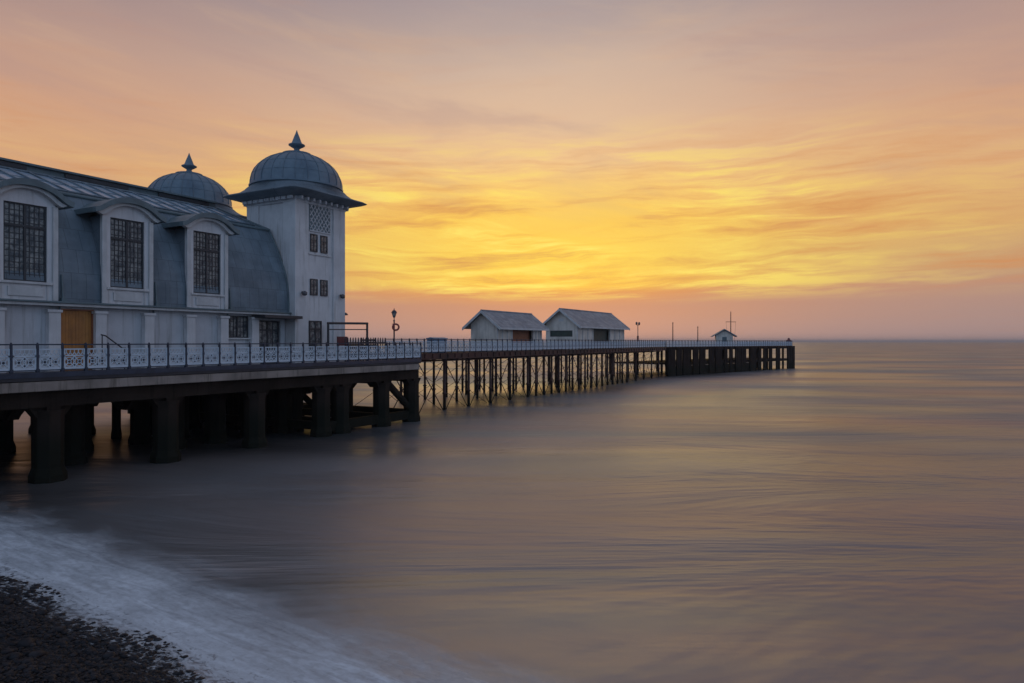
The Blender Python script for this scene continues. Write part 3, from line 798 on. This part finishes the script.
r = empty('signal_mast', pos, radians(0), 'tall mast with a crossarm rising behind the small kiosk', 'mast')
b = MB(); b.lathe([(.16,0),(.10,2),(.07,hh)], n=8); b.build('mast_shaft', 'iron', r)
b = MB(); b.tube((-1.0,0,hh*.70),(1.0,0,hh*.70),.05,n=6); b.build('crossarm', 'iron', r)
b = MB(); b.tube((-.95,0,hh*.70),(-.6,0,.0),.018,n=4); b.build('stay', 'iron', r); b = MB(); b.tube((.95,0,hh*.70),(.7,0,0),.018,n=4); b.build('stay', 'iron', r)
pos = HW_(HS(789,1.6), 1.6, H2)
r = empty('harbour_light', pos, HA, 'squat dark red light housing at the right hand tip of the pier', 'beacon')
b = MB(); b.box(-.45,.45,-.45,.45,0,1.1); b.build('housing', 'maroon', r, .03)
b = MB(); b.lathe([(.5,1.1),(.5,1.16),(.25,1.3),(.22,1.55),(.05,1.65)], n=12); b.build('light_head', 'maroon', r)
# metal enclosure beside the tower
g0, g1 = U(328,.9), U(367,.9)
r = empty('metal_gate_frame', W(g0,.9,0), A_P, 'open square frame of dark metal tubes standing beside the tower foot', 'frame')
w_ = g1-g0
b = MB()
b.tube((0,0,0),(0,0,2.3),.07,n=6); b.build('upright', 'dark', r); b = MB(); b.tube((w_,0,0),(w_,0,2.35),.07,n=6); b.build('upright', 'dark', r)
b = MB(); b.tube((-.05,0,2.32),(w_+.05,0,2.38),.07,n=6); b.tube((0,0,1.95),(w_,0,2.0),.03,n=6); b.build('top_bar', 'dark', r)
q0, q1 = U(336,1.1)-g0, U(344,1.1)-g0
r2 = empty('menu_board', W(U(337,1.25),1.25,0), A_P, 'maroon board on short legs inside the dark metal frame', 'board')
b = MB(); b.box(0,.85,-.03,.03,1.0,1.55); b.build('board', 'maroon', r2); b = MB(); b.box(.1,.16,-.03,.03,0,1.0); b.box(.69,.75,-.03,.03,0,1.0); b.build('stand', 'dark', r2)
f0, f1 = U(345,.7), U(385,.7)
r = empty('picket_fence', W(f0,.7,0), A_P, 'low dark picket fence just past the tower, behind the railing', 'fence')
n = 17
for i in range(n):
    b = MB() if i == 0 else None
    if i == 0:
        b.box(-.035,.035,-.02,.02,0,1.42); b.prism([(-.035,1.42),(.035,1.42),(0,1.5)], 'y', -.02, .02); pk = b.build('picket', 'dark', r)
    else: put(pk, r, (i*(f1-f0)/(n-1),0,0))
b = MB(); b.box(0,f1-f0,.021,.05,.3,.36); b.box(0,f1-f0,.021,.05,1.15,1.21); b.build('fence_rail', 'dark', r)
# handrail by the boarded doorway
hu = U(98,2.6)
r = empty('handrail', W(hu,2.4,0), A_P, 'short sloping dark handrail beside the ochre boarded doorway', 'handrail')
b = MB(); b.path([(0,0,1.55),(.2,0,1.5),(.95,0,.95),(1.1,0,.95)], .03, 6); b.build('rail', 'dark', r)
b = MB(); b.tube((.05,0,0),(.05,0,1.54),.025,n=6); b.build('rail_post', 'dark', r); b = MB(); b.tube((1.05,0,0),(1.05,0,.95),.025,n=6); b.build('rail_post', 'dark', r)
# blue storage box
bu = U(434,3.8)
r = empty('storage_box', W(bu,3.8,H2), A_P, 'pale blue storage box behind the railing where the iron pier begins', 'box')
bw = U(447,3.8)-bu
b = MB(); b.box(0,bw,0,.7,0,1.1); b.build('box_body', 'bluebox', r, .02); b = MB(); b.prism([(-.06,1.102),(.76,1.102),(.76,1.16),(.35,1.24),(-.06,1.16)], 'x', -.05, bw+.05); b.build('lid', 'bluebox', r, .01)
# benches along the promenade end
def bench(loc, lab):
    r = empty('bench', loc, A_P, lab, 'bench', 'dark benches behind the railing')
    b = MB(); b.box(0,1.8,0,.42,.42,.46); b.build('seat', 'timber', r)
    b = MB()
    for i in range(3): b.box(0,1.8,.44+.02*i,.47+.02*i,.55+.2*i,.67+.2*i)
    b.build('backrest', 'timber', r)
    for X in (.1,1.64):
        b = MB(); b.box(X,X+.06,.02,.42,0,.42); b.box(X,X+.06,.47,.52,0,1.2); b.build('leg', 'iron', r)
    return r
bn0 = bench(W(22.6,4.2,0), 'dark slatted bench beyond the picket fence, nearest the lantern post')
dup(bn0, W(27.6,7.3,H2), A_P, 'dark slatted bench at the start of the iron pier, left of the blue box', 'dark benches behind the railing')
dup(bn0, W(36.2,7.3,H2), A_P, 'dark slatted bench between the blue box and the nearer shelter', 'dark benches behind the railing')

for o in (protop, proto_post): bpy.data.objects.remove(o)
